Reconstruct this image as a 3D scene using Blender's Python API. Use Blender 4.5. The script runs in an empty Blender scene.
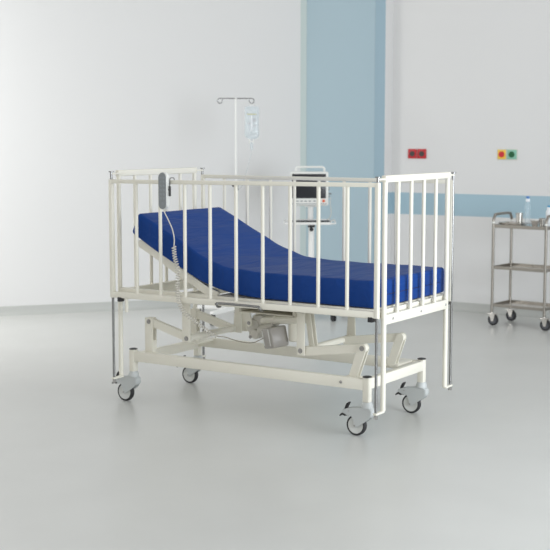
import bpy, bmesh, math, random
from mathutils import Vector, Matrix
random.seed(4)
PI = math.pi
C = bpy.context.scene.collection
DZ = -0.008            # the drawing's datum lies 8 mm under the floor
F = 0.008              # floor level in the drawing

# ------------------------------------------------------------------ materials
MATS = {}
def mat(name, col, rough=0.5, metal=0.0, bump=0.0, bscale=60.0, var=0.0, spec=0.5, trans=0.0, coat=0.0, sheen=0.0, alpha=1.0):
    m = bpy.data.materials.new(name); m.use_nodes = True
    nt = m.node_tree; b = nt.nodes['Principled BSDF']
    b.inputs['Base Color'].default_value = (*col, 1)
    b.inputs['Roughness'].default_value = rough
    b.inputs['Metallic'].default_value = metal
    b.inputs['Specular IOR Level'].default_value = spec
    b.inputs['Transmission Weight'].default_value = trans
    b.inputs['Coat Weight'].default_value = coat
    b.inputs['Sheen Weight'].default_value = sheen
    b.inputs['Alpha'].default_value = alpha
    tc = nt.nodes.new('ShaderNodeTexCoord')
    nz = nt.nodes.new('ShaderNodeTexNoise'); nz.inputs['Scale'].default_value = bscale
    nt.links.new(tc.outputs['Object'], nz.inputs['Vector'])
    if var:
        mp = nt.nodes.new('ShaderNodeMapRange')
        mp.inputs['To Min'].default_value = max(0.02, rough - var); mp.inputs['To Max'].default_value = min(1, rough + var)
        nt.links.new(nz.outputs['Fac'], mp.inputs['Value']); nt.links.new(mp.outputs['Result'], b.inputs['Roughness'])
    if bump:
        bp = nt.nodes.new('ShaderNodeBump'); bp.inputs['Strength'].default_value = bump; bp.inputs['Distance'].default_value = 0.002
        nt.links.new(nz.outputs['Fac'], bp.inputs['Height']); nt.links.new(bp.outputs['Normal'], b.inputs['Normal'])
    MATS[name] = m
    return m
def srgb(r, g, b):
    f = lambda c: (c/255/12.92) if c/255 <= 0.04045 else ((c/255+0.055)/1.055)**2.4
    return (f(r), f(g), f(b))

cream = mat('cream_powder_coat', srgb(231, 228, 216), 0.38, bump=0.05, bscale=300, var=0.05)
chrome = mat('chrome', (0.27, 0.27, 0.27), 0.18, 1.0, var=0.05)
steel = mat('brushed_steel', (0.31, 0.29, 0.26), 0.33, 1.0, bump=0.1, bscale=200, var=0.08)
polished = mat('polished_steel', (0.62, 0.60, 0.57), 0.2, 1.0, var=0.04)
hook_m = mat('dark_hook_metal', (0.07, 0.07, 0.07), 0.4, 0.5)
disc_dark = mat('dark_grey_disc', srgb(82, 84, 88), 0.5)
bolt_m = mat('zinc_bolt', (0.42, 0.41, 0.40), 0.35, 0.9)
black = mat('black_plastic', (0.018, 0.018, 0.02), 0.45)
rubber = mat('black_rubber', (0.022, 0.022, 0.024), 0.6)
caster_grey = mat('caster_grey_plastic', srgb(190, 194, 194), 0.42)
hub_grey = mat('hub_pale_plastic', srgb(205, 207, 204), 0.45)
white_p = mat('white_plastic', srgb(226, 227, 224), 0.4)
white_paint = mat('white_enamel', srgb(232, 232, 230), 0.35)
grey_pad = mat('grey_membrane', srgb(134, 139, 142), 0.5)
pad_light = mat('membrane_print', srgb(140, 146, 150), 0.5)
cord_m = mat('pale_cord', srgb(206, 203, 194), 0.5)
cable_m = mat('grey_cable', srgb(150, 143, 128), 0.5)
motor_grey = mat('motor_housing_grey', srgb(170, 166, 162), 0.35, var=0.05)
deck_m = mat('deck_board', srgb(200, 195, 180), 0.5)
screen_m = mat('dark_screen', (0.02, 0.021, 0.026), 0.2)
orange = mat('orange_knob', srgb(225, 105, 70), 0.45)
red_sock = mat('red_socket_plastic', srgb(190, 40, 48), 0.4)
dark_sock = mat('socket_core', (0.045, 0.032, 0.03), 0.4)
yellow_m = mat('yellow_plate', srgb(238, 196, 76), 0.4)
redbtn = mat('red_button', srgb(200, 30, 48), 0.35)
mint = mat('mint_plate', srgb(136, 190, 170), 0.4)
green = mat('green_button', srgb(12, 92, 52), 0.35)
plate_m = mat('socket_frame', srgb(205, 207, 196), 0.45)
cap_blue = mat('blue_cap', srgb(70, 125, 190), 0.4)
cap_teal = mat('teal_blue_cap', srgb(70, 150, 195), 0.4)
label_white = mat('white_label', srgb(232, 236, 240), 0.5)
print_grey = mat('grey_print', srgb(150, 140, 145), 0.6)
print_olive = mat('olive_print', srgb(190, 185, 120), 0.6)

def clear(name, tint, opacity, rough=0.08):
    m = bpy.data.materials.new(name); m.use_nodes = True; nt = m.node_tree
    out = nt.nodes['Material Output']; b = nt.nodes['Principled BSDF']
    b.inputs['Base Color'].default_value = (*tint, 1); b.inputs['Roughness'].default_value = rough
    tr = nt.nodes.new('ShaderNodeBsdfTransparent'); mx = nt.nodes.new('ShaderNodeMixShader')
    lw = nt.nodes.new('ShaderNodeLayerWeight'); lw.inputs['Blend'].default_value = 0.35
    mp = nt.nodes.new('ShaderNodeMapRange'); mp.inputs['To Min'].default_value = opacity; mp.inputs['To Max'].default_value = min(1, opacity+0.45)
    nt.links.new(lw.outputs['Facing'], mp.inputs['Value']); nt.links.new(mp.outputs['Result'], mx.inputs['Fac'])
    nt.links.new(tr.outputs[0], mx.inputs[1]); nt.links.new(b.outputs[0], mx.inputs[2]); nt.links.new(mx.outputs[0], out.inputs['Surface'])
    return m
clear_bag = clear('clear_bag_film', srgb(214, 226, 232), 0.34)
clear_bottle = clear('clear_bottle_plastic', srgb(205, 222, 232), 0.17)

# walls : white emulsion, the right one with a painted blue band between fixed heights
WHITE_R = srgb(217, 217, 217); WHITE_L = srgb(216, 216, 216); BLUE = srgb(163, 184, 194)
def wall_mat(name, col, band=None):
    m = mat(name, col, 0.6, bump=0.04, bscale=90)
    if band:
        nt = m.node_tree; b = nt.nodes['Principled BSDF']
        g = nt.nodes.new('ShaderNodeNewGeometry'); s = nt.nodes.new('ShaderNodeSeparateXYZ'); nt.links.new(g.outputs['Position'], s.inputs[0])
        a = nt.nodes.new('ShaderNodeMath'); a.operation = 'GREATER_THAN'; a.inputs[1].default_value = band[0]
        c = nt.nodes.new('ShaderNodeMath'); c.operation = 'LESS_THAN'; c.inputs[1].default_value = band[1]
        k = nt.nodes.new('ShaderNodeMath'); k.operation = 'MULTIPLY'
        nt.links.new(s.outputs['Z'], a.inputs[0]); nt.links.new(s.outputs['Z'], c.inputs[0]); nt.links.new(a.outputs[0], k.inputs[0]); nt.links.new(c.outputs[0], k.inputs[1])
        mx = nt.nodes.new('ShaderNodeMix'); mx.data_type = 'RGBA'
        mx.inputs['A'].default_value = (*col, 1); mx.inputs['B'].default_value = (*band[2], 1)
        nt.links.new(k.outputs[0], mx.inputs['Factor']); nt.links.new(mx.outputs['Result'], b.inputs['Base Color'])
    return m
wl_m = wall_mat('wall_white', WHITE_L)
wr_m = wall_mat('wall_white_banded', WHITE_R, (0.855+DZ, 1.050+DZ, srgb(160, 187, 200)))
wb_m = wall_mat('wall_blue', BLUE)
strip_blue = mat('strip_darker_blue', srgb(146, 170, 183), 0.5)  # deeper blue than the pier front, laid over its chamfer
strip_grey = mat('strip_grey_green', srgb(188, 200, 198), 0.5)  # grey green strip where the left wall meets the pier
skirt_m = mat('vinyl_skirting', srgb(180, 182, 179), 0.45, bump=0.05)
# floor : pale grey sheet vinyl, faint sheen, fine mottling
fl_m = bpy.data.materials.new('sheet_vinyl'); fl_m.use_nodes = True
nt = fl_m.node_tree; b = nt.nodes['Principled BSDF']
tc = nt.nodes.new('ShaderNodeTexCoord'); n1 = nt.nodes.new('ShaderNodeTexNoise'); n1.inputs['Scale'].default_value = 2.5; n1.inputs['Detail'].default_value = 2
rp = nt.nodes.new('ShaderNodeValToRGB'); rp.color_ramp.elements[0].position = 0.3; rp.color_ramp.elements[1].position = 0.7
rp.color_ramp.elements[0].color = (*srgb(200, 201, 198), 1); rp.color_ramp.elements[1].color = (*srgb(204, 205, 202), 1)
nt.links.new(tc.outputs['Object'], n1.inputs['Vector']); nt.links.new(n1.outputs['Fac'], rp.inputs['Fac']); nt.links.new(rp.outputs['Color'], b.inputs['Base Color'])
b.inputs['Roughness'].default_value = 0.36; b.inputs['Specular IOR Level'].default_value = 0.55
n2 = nt.nodes.new('ShaderNodeTexNoise'); n2.inputs['Scale'].default_value = 9
mp = nt.nodes.new('ShaderNodeMapRange'); mp.inputs['To Min'].default_value = 0.290; mp.inputs['To Max'].default_value = 0.315
nt.links.new(tc.outputs['Object'], n2.inputs['Vector']); nt.links.new(n2.outputs['Fac'], mp.inputs['Value']); nt.links.new(mp.outputs['Result'], b.inputs['Roughness'])

# mattress : blue coated cover with soft wrinkles
mt_m = bpy.data.materials.new('blue_coated_cover'); mt_m.use_nodes = True
nt = mt_m.node_tree; b = nt.nodes['Principled BSDF']
b.inputs['Base Color'].default_value = (0.009, 0.050, 0.235, 1); b.inputs['Roughness'].default_value = 0.5; b.inputs['Specular IOR Level'].default_value = 0.12
tc = nt.nodes.new('ShaderNodeTexCoord'); mpg = nt.nodes.new('ShaderNodeMapping'); mpg.inputs['Scale'].default_value = (7, 1.6, 6)
nz = nt.nodes.new('ShaderNodeTexNoise'); nz.inputs['Scale'].default_value = 1.6; nz.inputs['Detail'].default_value = 3; nz.inputs['Distortion'].default_value = 0.6
bp = nt.nodes.new('ShaderNodeBump'); bp.inputs['Strength'].default_value = 0.6; bp.inputs['Distance'].default_value = 0.025
nt.links.new(tc.outputs['Object'], mpg.inputs['Vector']); nt.links.new(mpg.outputs['Vector'], nz.inputs['Vector']); nt.links.new(nz.outputs['Fac'], bp.inputs['Height']); nt.links.new(bp.outputs['Normal'], b.inputs['Normal'])
seam_m = mat('dark_blue_seam', srgb(10, 28, 88), 0.6)

# ------------------------------------------------------------------ mesh helpers (all in drawing coordinates)
def BM(): return bmesh.new()
def box(bm, lo, hi, bev=0.0, M=None):
    r = bmesh.ops.create_cube(bm, size=1.0); vs = r['verts']
    lo = Vector(lo); hi = Vector(hi); c = (lo+hi)/2; d = hi-lo
    for v in vs: v.co = Vector((v.co.x*d.x, v.co.y*d.y, v.co.z*d.z)) + c
    if bev:
        es = list({e for v in vs for e in v.link_edges})
        g = bmesh.ops.bevel(bm, geom=es, offset=bev, segments=2, affect='EDGES', profile=0.5)
        vs = list({v for f in g['faces'] for v in f.verts} | {v for v in vs if v.is_valid})
    if M is not None:
        for v in vs: v.co = M @ v.co
    return vs
def frame_along(a, b_, up=(0, 0, 1)):
    a = Vector(a); b_ = Vector(b_); x = (b_-a).normalized(); up = Vector(up)
    if abs(x.dot(up)) > 0.99: up = Vector((0, 1, 0))
    y = up.cross(x).normalized(); z = x.cross(y)
    return Matrix(((x.x, y.x, z.x, a.x), (x.y, y.y, z.y, a.y), (x.z, y.z, z.z, a.z), (0, 0, 0, 1))), (b_-a).length
def bar(bm, a, b_, w, h, bev=0.002, ext=0.0, up=(0, 0, 1)):     # w sideways, h in the up direction
    M, l = frame_along(a, b_, up)
    box(bm, (-ext, -w/2, -h/2), (l+ext, w/2, h/2), bev, M)
def ring(bm, c, x, y, r, n): return [bm.verts.new(c + x*(r*math.cos(2*PI*i/n)) + y*(r*math.sin(2*PI*i/n))) for i in range(n)]
def tube(bm, pts, r, n=16, cap=True):
    pts = [Vector(p) for p in pts]; rs = r if isinstance(r, (list, tuple)) else [r]*len(pts)
    t = (pts[1]-pts[0]).normalized(); ref = Vector((0, 0, 1)) if abs(t.z) < 0.9 else Vector((1, 0, 0))
    x = ref.cross(t).normalized(); prev = None; first = None
    for i, p in enumerate(pts):
        if i == 0: t = (pts[1]-pts[0])
        elif i == len(pts)-1: t = (pts[i]-pts[i-1])
        else: t = (pts[i+1]-pts[i]).normalized() + (pts[i]-pts[i-1]).normalized()
        t.normalize(); x = (x - t*x.dot(t)).normalized(); y = t.cross(x)
        rg = ring(bm, p, x, y, rs[i], n)
        if prev:
            for k in range(n): bm.faces.new((prev[k], prev[(k+1) % n], rg[(k+1) % n], rg[k]))
        else: first = rg
        prev = rg
    if cap: bm.faces.new(first[::-1]); bm.faces.new(prev)
def cyl(bm, a, b_, r, n=20, bev=0.0):
    a = Vector(a); b_ = Vector(b_)
    if bev:
        d = (b_-a).normalized()*bev
        tube(bm, [a, a+d, b_-d, b_], [r-bev, r, r, r-bev], n)
    else: tube(bm, [a, b_], r, n)
def lathe(bm, prof, c, axis=(0, 0, 1), n=28):
    c = Vector(c); a = Vector(axis).normalized(); ref = Vector((1, 0, 0)) if abs(a.x) < 0.9 else Vector((0, 1, 0))
    x = (ref - a*ref.dot(a)).normalized(); y = a.cross(x); prev = None; first = None
    for r, h in prof:
        rg = ring(bm, c + a*h, x, y, max(r, 1e-4), n)
        if prev:
            for k in range(n): bm.faces.new((prev[k], prev[(k+1) % n], rg[(k+1) % n], rg[k]))
        else: first = rg
        prev = rg
    bm.faces.new(first[::-1]); bm.faces.new(prev)
def prism(bm, poly, lo, hi, axis='y', bev=0.0, M=None):          # poly in the plane across the axis
    def P(a, b_, t): return {'y': Vector((a, t, b_)), 'x': Vector((t, a, b_)), 'z': Vector((a, b_, t))}[axis]
    v0 = [bm.verts.new(P(a, b_, lo)) for a, b_ in poly]; v1 = [bm.verts.new(P(a, b_, hi)) for a, b_ in poly]
    n = len(poly); fs = [bm.faces.new(v0[::-1]), bm.faces.new(v1)]
    for k in range(n): fs.append(bm.faces.new((v0[k], v0[(k+1) % n], v1[(k+1) % n], v1[k])))
    vs = v0+v1
    if bev:
        es = list(set(fs[0].edges) | set(fs[1].edges))
        g = bmesh.ops.bevel(bm, geom=es, offset=bev, segments=2, affect='EDGES')
        vs = list({v for f in g['faces'] for v in f.verts} | {v for v in vs if v.is_valid})
    if M is not None:
        for v in vs: v.co = M @ v.co
    return vs
def catmull(pts, k=8):
    P = [Vector(p) for p in pts]; P = [P[0]*2-P[1]] + P + [P[-1]*2-P[-2]]; out = []
    for i in range(1, len(P)-2):
        for j in range(k):
            t = j/k; a, b_, c, d = P[i-1:i+3]
            out.append(0.5*((2*b_) + (c-a)*t + (2*a-5*b_+4*c-d)*t*t + (3*b_-a-3*c+d)*t**3))
    out.append(P[-2]); return out

def ringlathe(bm, prof, c, axis, n=36):                            # closed profile turned round an axis (tyres)
    c = Vector(c); a = Vector(axis).normalized(); ref = Vector((1, 0, 0)) if abs(a.x) < 0.9 else Vector((0, 1, 0))
    x = (ref - a*ref.dot(a)).normalized(); y = a.cross(x); rs = [ring(bm, c + a*h, x, y, r, n) for r, h in prof]
    for i in range(len(rs)):
        p, q = rs[i], rs[(i+1) % len(rs)]
        for k in range(n): bm.faces.new((p[k], p[(k+1) % n], q[(k+1) % n], q[k]))

ORG = {}
def obj(name, bm, m, parent=None, xf=None, sharp=38):
    bmesh.ops.recalc_face_normals(bm, faces=bm.faces)
    if xf is not None: bmesh.ops.transform(bm, matrix=xf, verts=bm.verts)
    for v in bm.verts: v.co.z += DZ
    xs = [v.co.x for v in bm.verts]; ys = [v.co.y for v in bm.verts]; zs = [v.co.z for v in bm.verts]
    o0 = Vector(((min(xs)+max(xs))/2, (min(ys)+max(ys))/2, min(zs)))
    for v in bm.verts: v.co -= o0
    me = bpy.data.meshes.new(name); bm.to_mesh(me); bm.free()
    for mm in (m if isinstance(m, (list, tuple)) else [m]): me.materials.append(mm)
    for p in me.polygons: p.use_smooth = True
    me.set_sharp_from_angle(angle=math.radians(sharp))
    o = bpy.data.objects.new(name, me); C.objects.link(o)
    ORG[o.name] = o0
    if parent: o.parent = parent; o.location = o0 - ORG[parent.name]
    else: o.location = o0
    return o
def tag(o, label, cat=None, group=None, kind=None):
    if label: o['label'] = label
    if cat: o['category'] = cat
    if group: o['group'] = group
    if kind: o['kind'] = kind
    return o
def thing(name, label, cat, loc, group=None):
    o = bpy.data.objects.new(name, None); C.objects.link(o); o.empty_display_size = 0.1
    o.location = Vector(loc) + Vector((0, 0, DZ)); ORG[o.name] = o.location.copy()
    return tag(o, label, cat, group)
def struct(name, bm, m, label=None, cat=None):
    o = obj(name, bm, m); o['kind'] = 'structure'
    if label: o['label'] = label
    if cat: o['category'] = cat
    return o

# ------------------------------------------------------------------ the room
bm = BM(); box(bm, (-12, -12, F-0.1), (12, 8, F))
struct('floor', bm, fl_m, 'pale grey sheet vinyl floor under the bed', 'floor')
HW = 3.5
lw_dir = Vector((0.613, 0.790, 0)); lw_n = Vector((0.790, -0.613, 0)); PL = Vector((-3.17, 2.20, 0))
kR = math.tan(math.radians(1.7))
def RW(x): return Vector((x, 4.652 + kR*(x+0.02), 0))
rw_dir = (RW(1)-RW(0)).normalized(); rw_n = Vector((rw_dir.y, -rw_dir.x, 0))
def wall_slab(bm, a, b_, n, th, z0, z1):
    q = [a, b_, b_ - n*th, a - n*th]
    v0 = [bm.verts.new((p.x, p.y, z0)) for p in q]; v1 = [bm.verts.new((p.x, p.y, z1)) for p in q]
    bm.faces.new(v0); bm.faces.new(v1)
    for k in range(4): bm.faces.new((v0[k], v0[(k+1) % 4], v1[(k+1) % 4], v1[k]))
cornerx = -1.29; corner = RW(cornerx)
bm = BM(); wall_slab(bm, PL - lw_dir*8.5, PL + lw_dir*3.08, lw_n, 0.12, F, HW)
struct('wall_left', bm, wl_m, 'plain white wall on the left, brighter towards its far left', 'wall')
bm = BM(); wall_slab(bm, RW(-1.22), RW(7.5), rw_n, 0.12, F, HW)
struct('wall_right', bm, wr_m, 'white wall on the right with a painted pale blue band', 'wall')
# blue pier that fills the corner; faces: front, chamfer, return to the right wall
A0 = Vector((-1.432, 4.440, 0)); A1 = Vector((-0.722, 4.450, 0)); A2 = Vector((-0.643, 4.494, 0)); A3 = RW(-0.643)
bm = BM()
poly = [A0, A1, A2, A3, RW(-1.1) , Vector((-1.30, 4.60, 0))]
v0 = [bm.verts.new((p.x, p.y, F)) for p in poly]; v1 = [bm.verts.new((p.x, p.y, HW)) for p in poly]
bm.faces.new(v0); bm.faces.new(v1)
for k in range(len(poly)):
    f = bm.faces.new((v0[k], v0[(k+1) % len(poly)], v1[(k+1) % len(poly)], v1[k]))
    if k == 2: f.material_index = 1
struct('wall_center', bm, [wb_m, wr_m], 'tall pale blue painted wall pier in the room corner', 'wall')
def strip(a, b_, t, m, name, lab):
    d = (b_-a).normalized(); n = Vector((d.y, -d.x, 0)); bm = BM()
    wall_slab(bm, a + n*t, b_ + n*t, n, t+0.001, F+0.08, HW)
    return struct(name, bm, m, lab, 'trim')
strip(A1, A2, 0.003, strip_blue, 'trim_1', 'darker blue strip on the right edge of the blue pier')
strip(PL + lw_dir*((-1.469+3.17)/0.613)*1.0, PL + lw_dir*((-1.433+3.17)/0.613), 0.003, strip_grey, 'trim_2', 'grey green vertical strip on the left edge of the blue pier')
def skirt(name, pts, lab):
    prof = [(0, 0), (0.040, 0), (0.036, 0.003), (0.020, 0.006), (0.008, 0.016), (0.004, 0.034), (0.004, 0.078), (0.002, 0.080), (0, 0.080)]
    bm = BM(); prev = None
    for i, p in enumerate(pts):
        if i == 0: n = (pts[1]-p).normalized(); n = Vector((n.y, -n.x, 0))
        elif i == len(pts)-1: n = (p-pts[i-1]).normalized(); n = Vector((n.y, -n.x, 0))
        else:
            a = (p-pts[i-1]).normalized(); c = (pts[i+1]-p).normalized(); a = Vector((a.y, -a.x, 0)); c = Vector((c.y, -c.x, 0)); n = (a+c).normalized(); n = n/max(0.3, n.dot(a))
        rg = [bm.verts.new((p.x + n.x*u, p.y + n.y*u, F + z)) for u, z in prof]
        if prev:
            for k in range(len(prof)): bm.faces.new((prev[k], prev[(k+1) % len(prof)], rg[(k+1) % len(prof)], rg[k]))
        else: bm.faces.new(rg)
        prev = rg
    bm.faces.new(prev); struct(name, bm, skirt_m, lab, 'skirting')
skirt('baseboard_left', [PL - lw_dir*8.5, PL + lw_dir*2.83], 'coved grey vinyl skirting along the left wall')
skirt('baseboard_center', [A0, A1, A2, A3 - Vector((0, 0.04, 0))], 'coved grey skirting round the foot of the blue pier')
skirt('baseboard_right', [RW(-0.60), RW(7.5)], 'coved grey vinyl skirting along the right wall behind the cart')

# ------------------------------------------------------------------ the bed
L = 1.729; W = 0.8720
PY0, PY1 = 0.076, 0.801
bed = thing('hospital_bed', 'cream metal children\'s hospital bed with barred sides on four casters', 'bed', (L/2, W/2, F))
def end_frame(x, name, lab, zr0, zr1):
    bm = BM()
    box(bm, (x-0.014, PY0-0.015, 1.330), (x+0.014, PY1+0.015, 1.366), 0.006)
    fr = obj(name, bm, cream, bed); fr['label'] = lab
    bm = BM(); box(bm, (x-0.0125, PY0, zr0), (x+0.0125, PY1, zr1), 0.002); obj('lower_rail', bm, cream, fr)
    for y in (PY0, PY1):
        bm = BM(); cyl(bm, (x, y, 0.168), (x, y, 1.345), 0.0132, 18, 0.002); obj('post', bm, cream, fr)
    for i in range(1, 5):
        y = PY0 + (PY1-PY0)*i/5
        bm = BM(); cyl(bm, (x, y, zr1-0.01), (x, y, 1.335), 0.0100, 16); obj('bar', bm, cream, fr)
    s = 1 if x > 1 else -1
    for y in (0.150, 0.470, 0.770):
        bm = BM(); lathe(bm, [(0.007, 0), (0.007, 0.002), (0.005, 0.004), (0.002, 0.004)], (x+s*0.0125, y, (zr0+zr1)/2), (s, 0, 0), 12); obj('screw', bm, bolt_m, fr)
    return fr
X0 = 0.007
end_frame(-0.003, 'head_frame', 'barred cream end frame at the raised-back end', 0.612, 0.660)
end_frame(L, 'foot_frame', 'barred cream end frame at the foot end', 0.612, 0.662)
for x in (X0, L):
    for y, s, py in ((0, 1, PY0), (W, -1, PY1)):
        bm = BM(); cyl(bm, (x, y, 0.150), (x, y, 1.358), 0.0075, 14)
        g = obj('guide_rod', bm, chrome, bed); g['label'] = 'chrome vertical guide rod'
        bm = BM(); cyl(bm, (x, y, 1.356), (x, y, 1.362), 0.0155, 18, 0.001); obj('rod_cap', bm, chrome, g)
        bm = BM(); cyl(bm, (x, y, 0.139), (x, y, 0.156), 0.010, 6); obj('nut', bm, bolt_m, g)
        bm = BM(); box(bm, (x-0.011, min(y-0.012*s, py), 0.160), (x+0.011, max(y-0.012*s, py), 0.171), 0.002)
        obj('bracket', bm, cream, g)
        bm = BM(); box(bm, (x-0.008, min(y, py), 1.343), (x+0.008, max(y, py), 1.352), 0.001); obj('bracket', bm, cream, g)
def side_rail(y, lab, near):
    S = Matrix.Identity(4)
    if near: S[2][0] = 0.0093; S[2][3] = -0.005              # the rail hangs slightly lower at the head end
    xa, xb, hw, e = (X0, L, 0.0112, 0.0125) if near else (X0+0.004, L-0.009, 0.0090, 0.0105)
    bm = BM()
    box(bm, (xa+0.002, y-e, 1.298), (xb-0.002, y+e, 1.320), 0.003)
    box(bm, (xa+0.002, y-e, 0.643), (xb-0.002, y+e, 0.677), 0.003)
    for x in (xa, xb): box(bm, (x-hw, y-e-0.0007, 0.6423), (x+hw, y+e+0.0007, 1.3207), 0.003)
    fr = obj('side_rail', bm, cream, bed, S); fr['label'] = lab
    for i in range(1, 10):
        x = 0.017 + 0.1712*i if near else 0.005+0.1715*i
        bm = BM(); cyl(bm, (x, y, 0.668), (x, y, 1.303), 0.0100, 16); obj('bar', bm, cream, fr, S)
    for x in (0.066, L-0.030):
        bm = BM(); box(bm, (x-0.014, y-0.0165, 0.622), (x+0.014, y+0.0165, 0.648), 0.003); obj('stopper', bm, black, fr, S)
    bm = BM(); cyl(bm, (0.109, y, 0.563), (0.109, y, 0.647), 0.0095, 12, 0.001); obj('latch_peg', bm, cream, fr, S)
    if near:
        bm = BM(); path = catmull([(0.765, y+0.004, 0.640), (0.765, y-0.020, 0.640), (0.768, y-0.032, 0.652), (0.785, y-0.036, 0.662), (1.02, y-0.036, 0.660), (1.040, y-0.032, 0.654), (1.045, y-0.020, 0.640), (1.045, y+0.004, 0.636)], 5)
        tube(bm, path, 0.0066, 10); h = obj('release_handle', bm, chrome, fr, S); h['label'] = 'chrome release handle bar'
    return fr
side_rail(0.0, 'near barred drop side rail with chrome handle', True)
side_rail(W, 'far barred drop side rail', False)

# mattress platform
bm = BM()
for y in (0.066, 0.812):
    box(bm, (0.020, y-0.018, 0.640), (1.712, y+0.018, 0.690), 0.003)
for x in (0.035, 0.45, 0.86, 1.20, 1.695):
    box(bm, (x-0.016, 0.084, 0.645), (x+0.016, 0.794, 0.684), 0.002)
plat = obj('mattress_platform', bm, cream, bed)
bm = BM(); box(bm, (0.70, 0.085, 0.6845), (1.695, 0.793, 0.692), 0.001); obj('deck_panel', bm, deck_m, plat)
# raised backrest: bent side rails and board
bm = BM()
back_bot = [(0.165, 0.950), (0.30, 0.882), (0.44, 0.806), (0.55, 0.752), (0.62, 0.716), (0.70, 0.688)]
for y in (0.075, 0.803):
    pts = catmull([Vector((a, y, b_)) for a, b_ in back_bot], 4); up_, lo_ = [], []
    for i, p in enumerate(pts):
        d = (pts[min(i+1, len(pts)-1)] - pts[max(i-1, 0)]).normalized(); n = Vector((-d.z, 0, d.x))
        up_.append((p.x+n.x*0.023, p.z+n.z*0.023)); lo_.append((p.x-n.x*0.023, p.z-n.z*0.023))
    d = (pts[1]-pts[0]).normalized(); n = Vector((-d.z, 0, d.x)); nose = [(pts[0].x - d.x*0.023*math.sin(t) + n.x*0.023*-math.cos(t), pts[0].z - d.z*0.023*math.sin(t) + n.z*0.023*-math.cos(t)) for t in [PI*i/8 for i in range(1, 8)]]
    prism(bm, up_ + lo_[::-1] + nose, y-0.011, y+0.011, 'y', 0.002)
for x, z in ((0.20, 0.940), (0.46, 0.802)):
    bar(bm, (x, 0.08, z), (x, 0.80, z), 0.025, 0.020, 0.002)
bk = obj('backrest_frame', bm, cream, bed)
bm = BM(); prism(bm, [(a, b_+0.026) for a, b_ in back_bot[:-1]] + [(a, b_+0.018) for a, b_ in back_bot[:-1]][::-1], 0.09, 0.79, 'y')
obj('backrest_board', bm, deck_m, bk)

# base frame
SX0, SX1, SY0, SY1 = 0.049, 1.609, 0.126, 0.754
bm = BM()
for y in (SY0, SY1): box(bm, (SX0, y-0.0175, 0.253), (SX1, y+0.0175, 0.312), 0.003)
for x, z0 in ((SX0, 0.240), (SX1, 0.259)): box(bm, (x-0.0174, SY0, z0), (x+0.0174, SY1, z0+0.056), 0.003)
base = obj('base_frame', bm, cream, bed)
for x in (SX0, SX1):
    for y in (SY0, SY1):
        bm = BM(); box(bm, (x-0.019, y-0.019, 0.190), (x+0.019, y+0.019, 0.3215), 0.005); sl = obj('sleeve', bm, cream, base)
        bm = BM(); lathe(bm, [(0.018, 0), (0.0245, 0.001), (0.0240, 0.005), (0.016, 0.0075), (0.001, 0.008)], (x, y, 0.3205), n=20)
        cp = obj('sleeve_cap', bm, black, base)
for x, y in ((0.20, SY0), (1.50, SY0)):
    if x > 1:
        bm = BM(); lathe(bm, [(0.008, 0), (0.008, 0.003), (0.004, 0.005), (0.001, 0.005)], (1.462, y-0.0175, 0.284), (0, -1, 0), 12); obj('bolt', bm, bolt_m, base)

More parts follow.
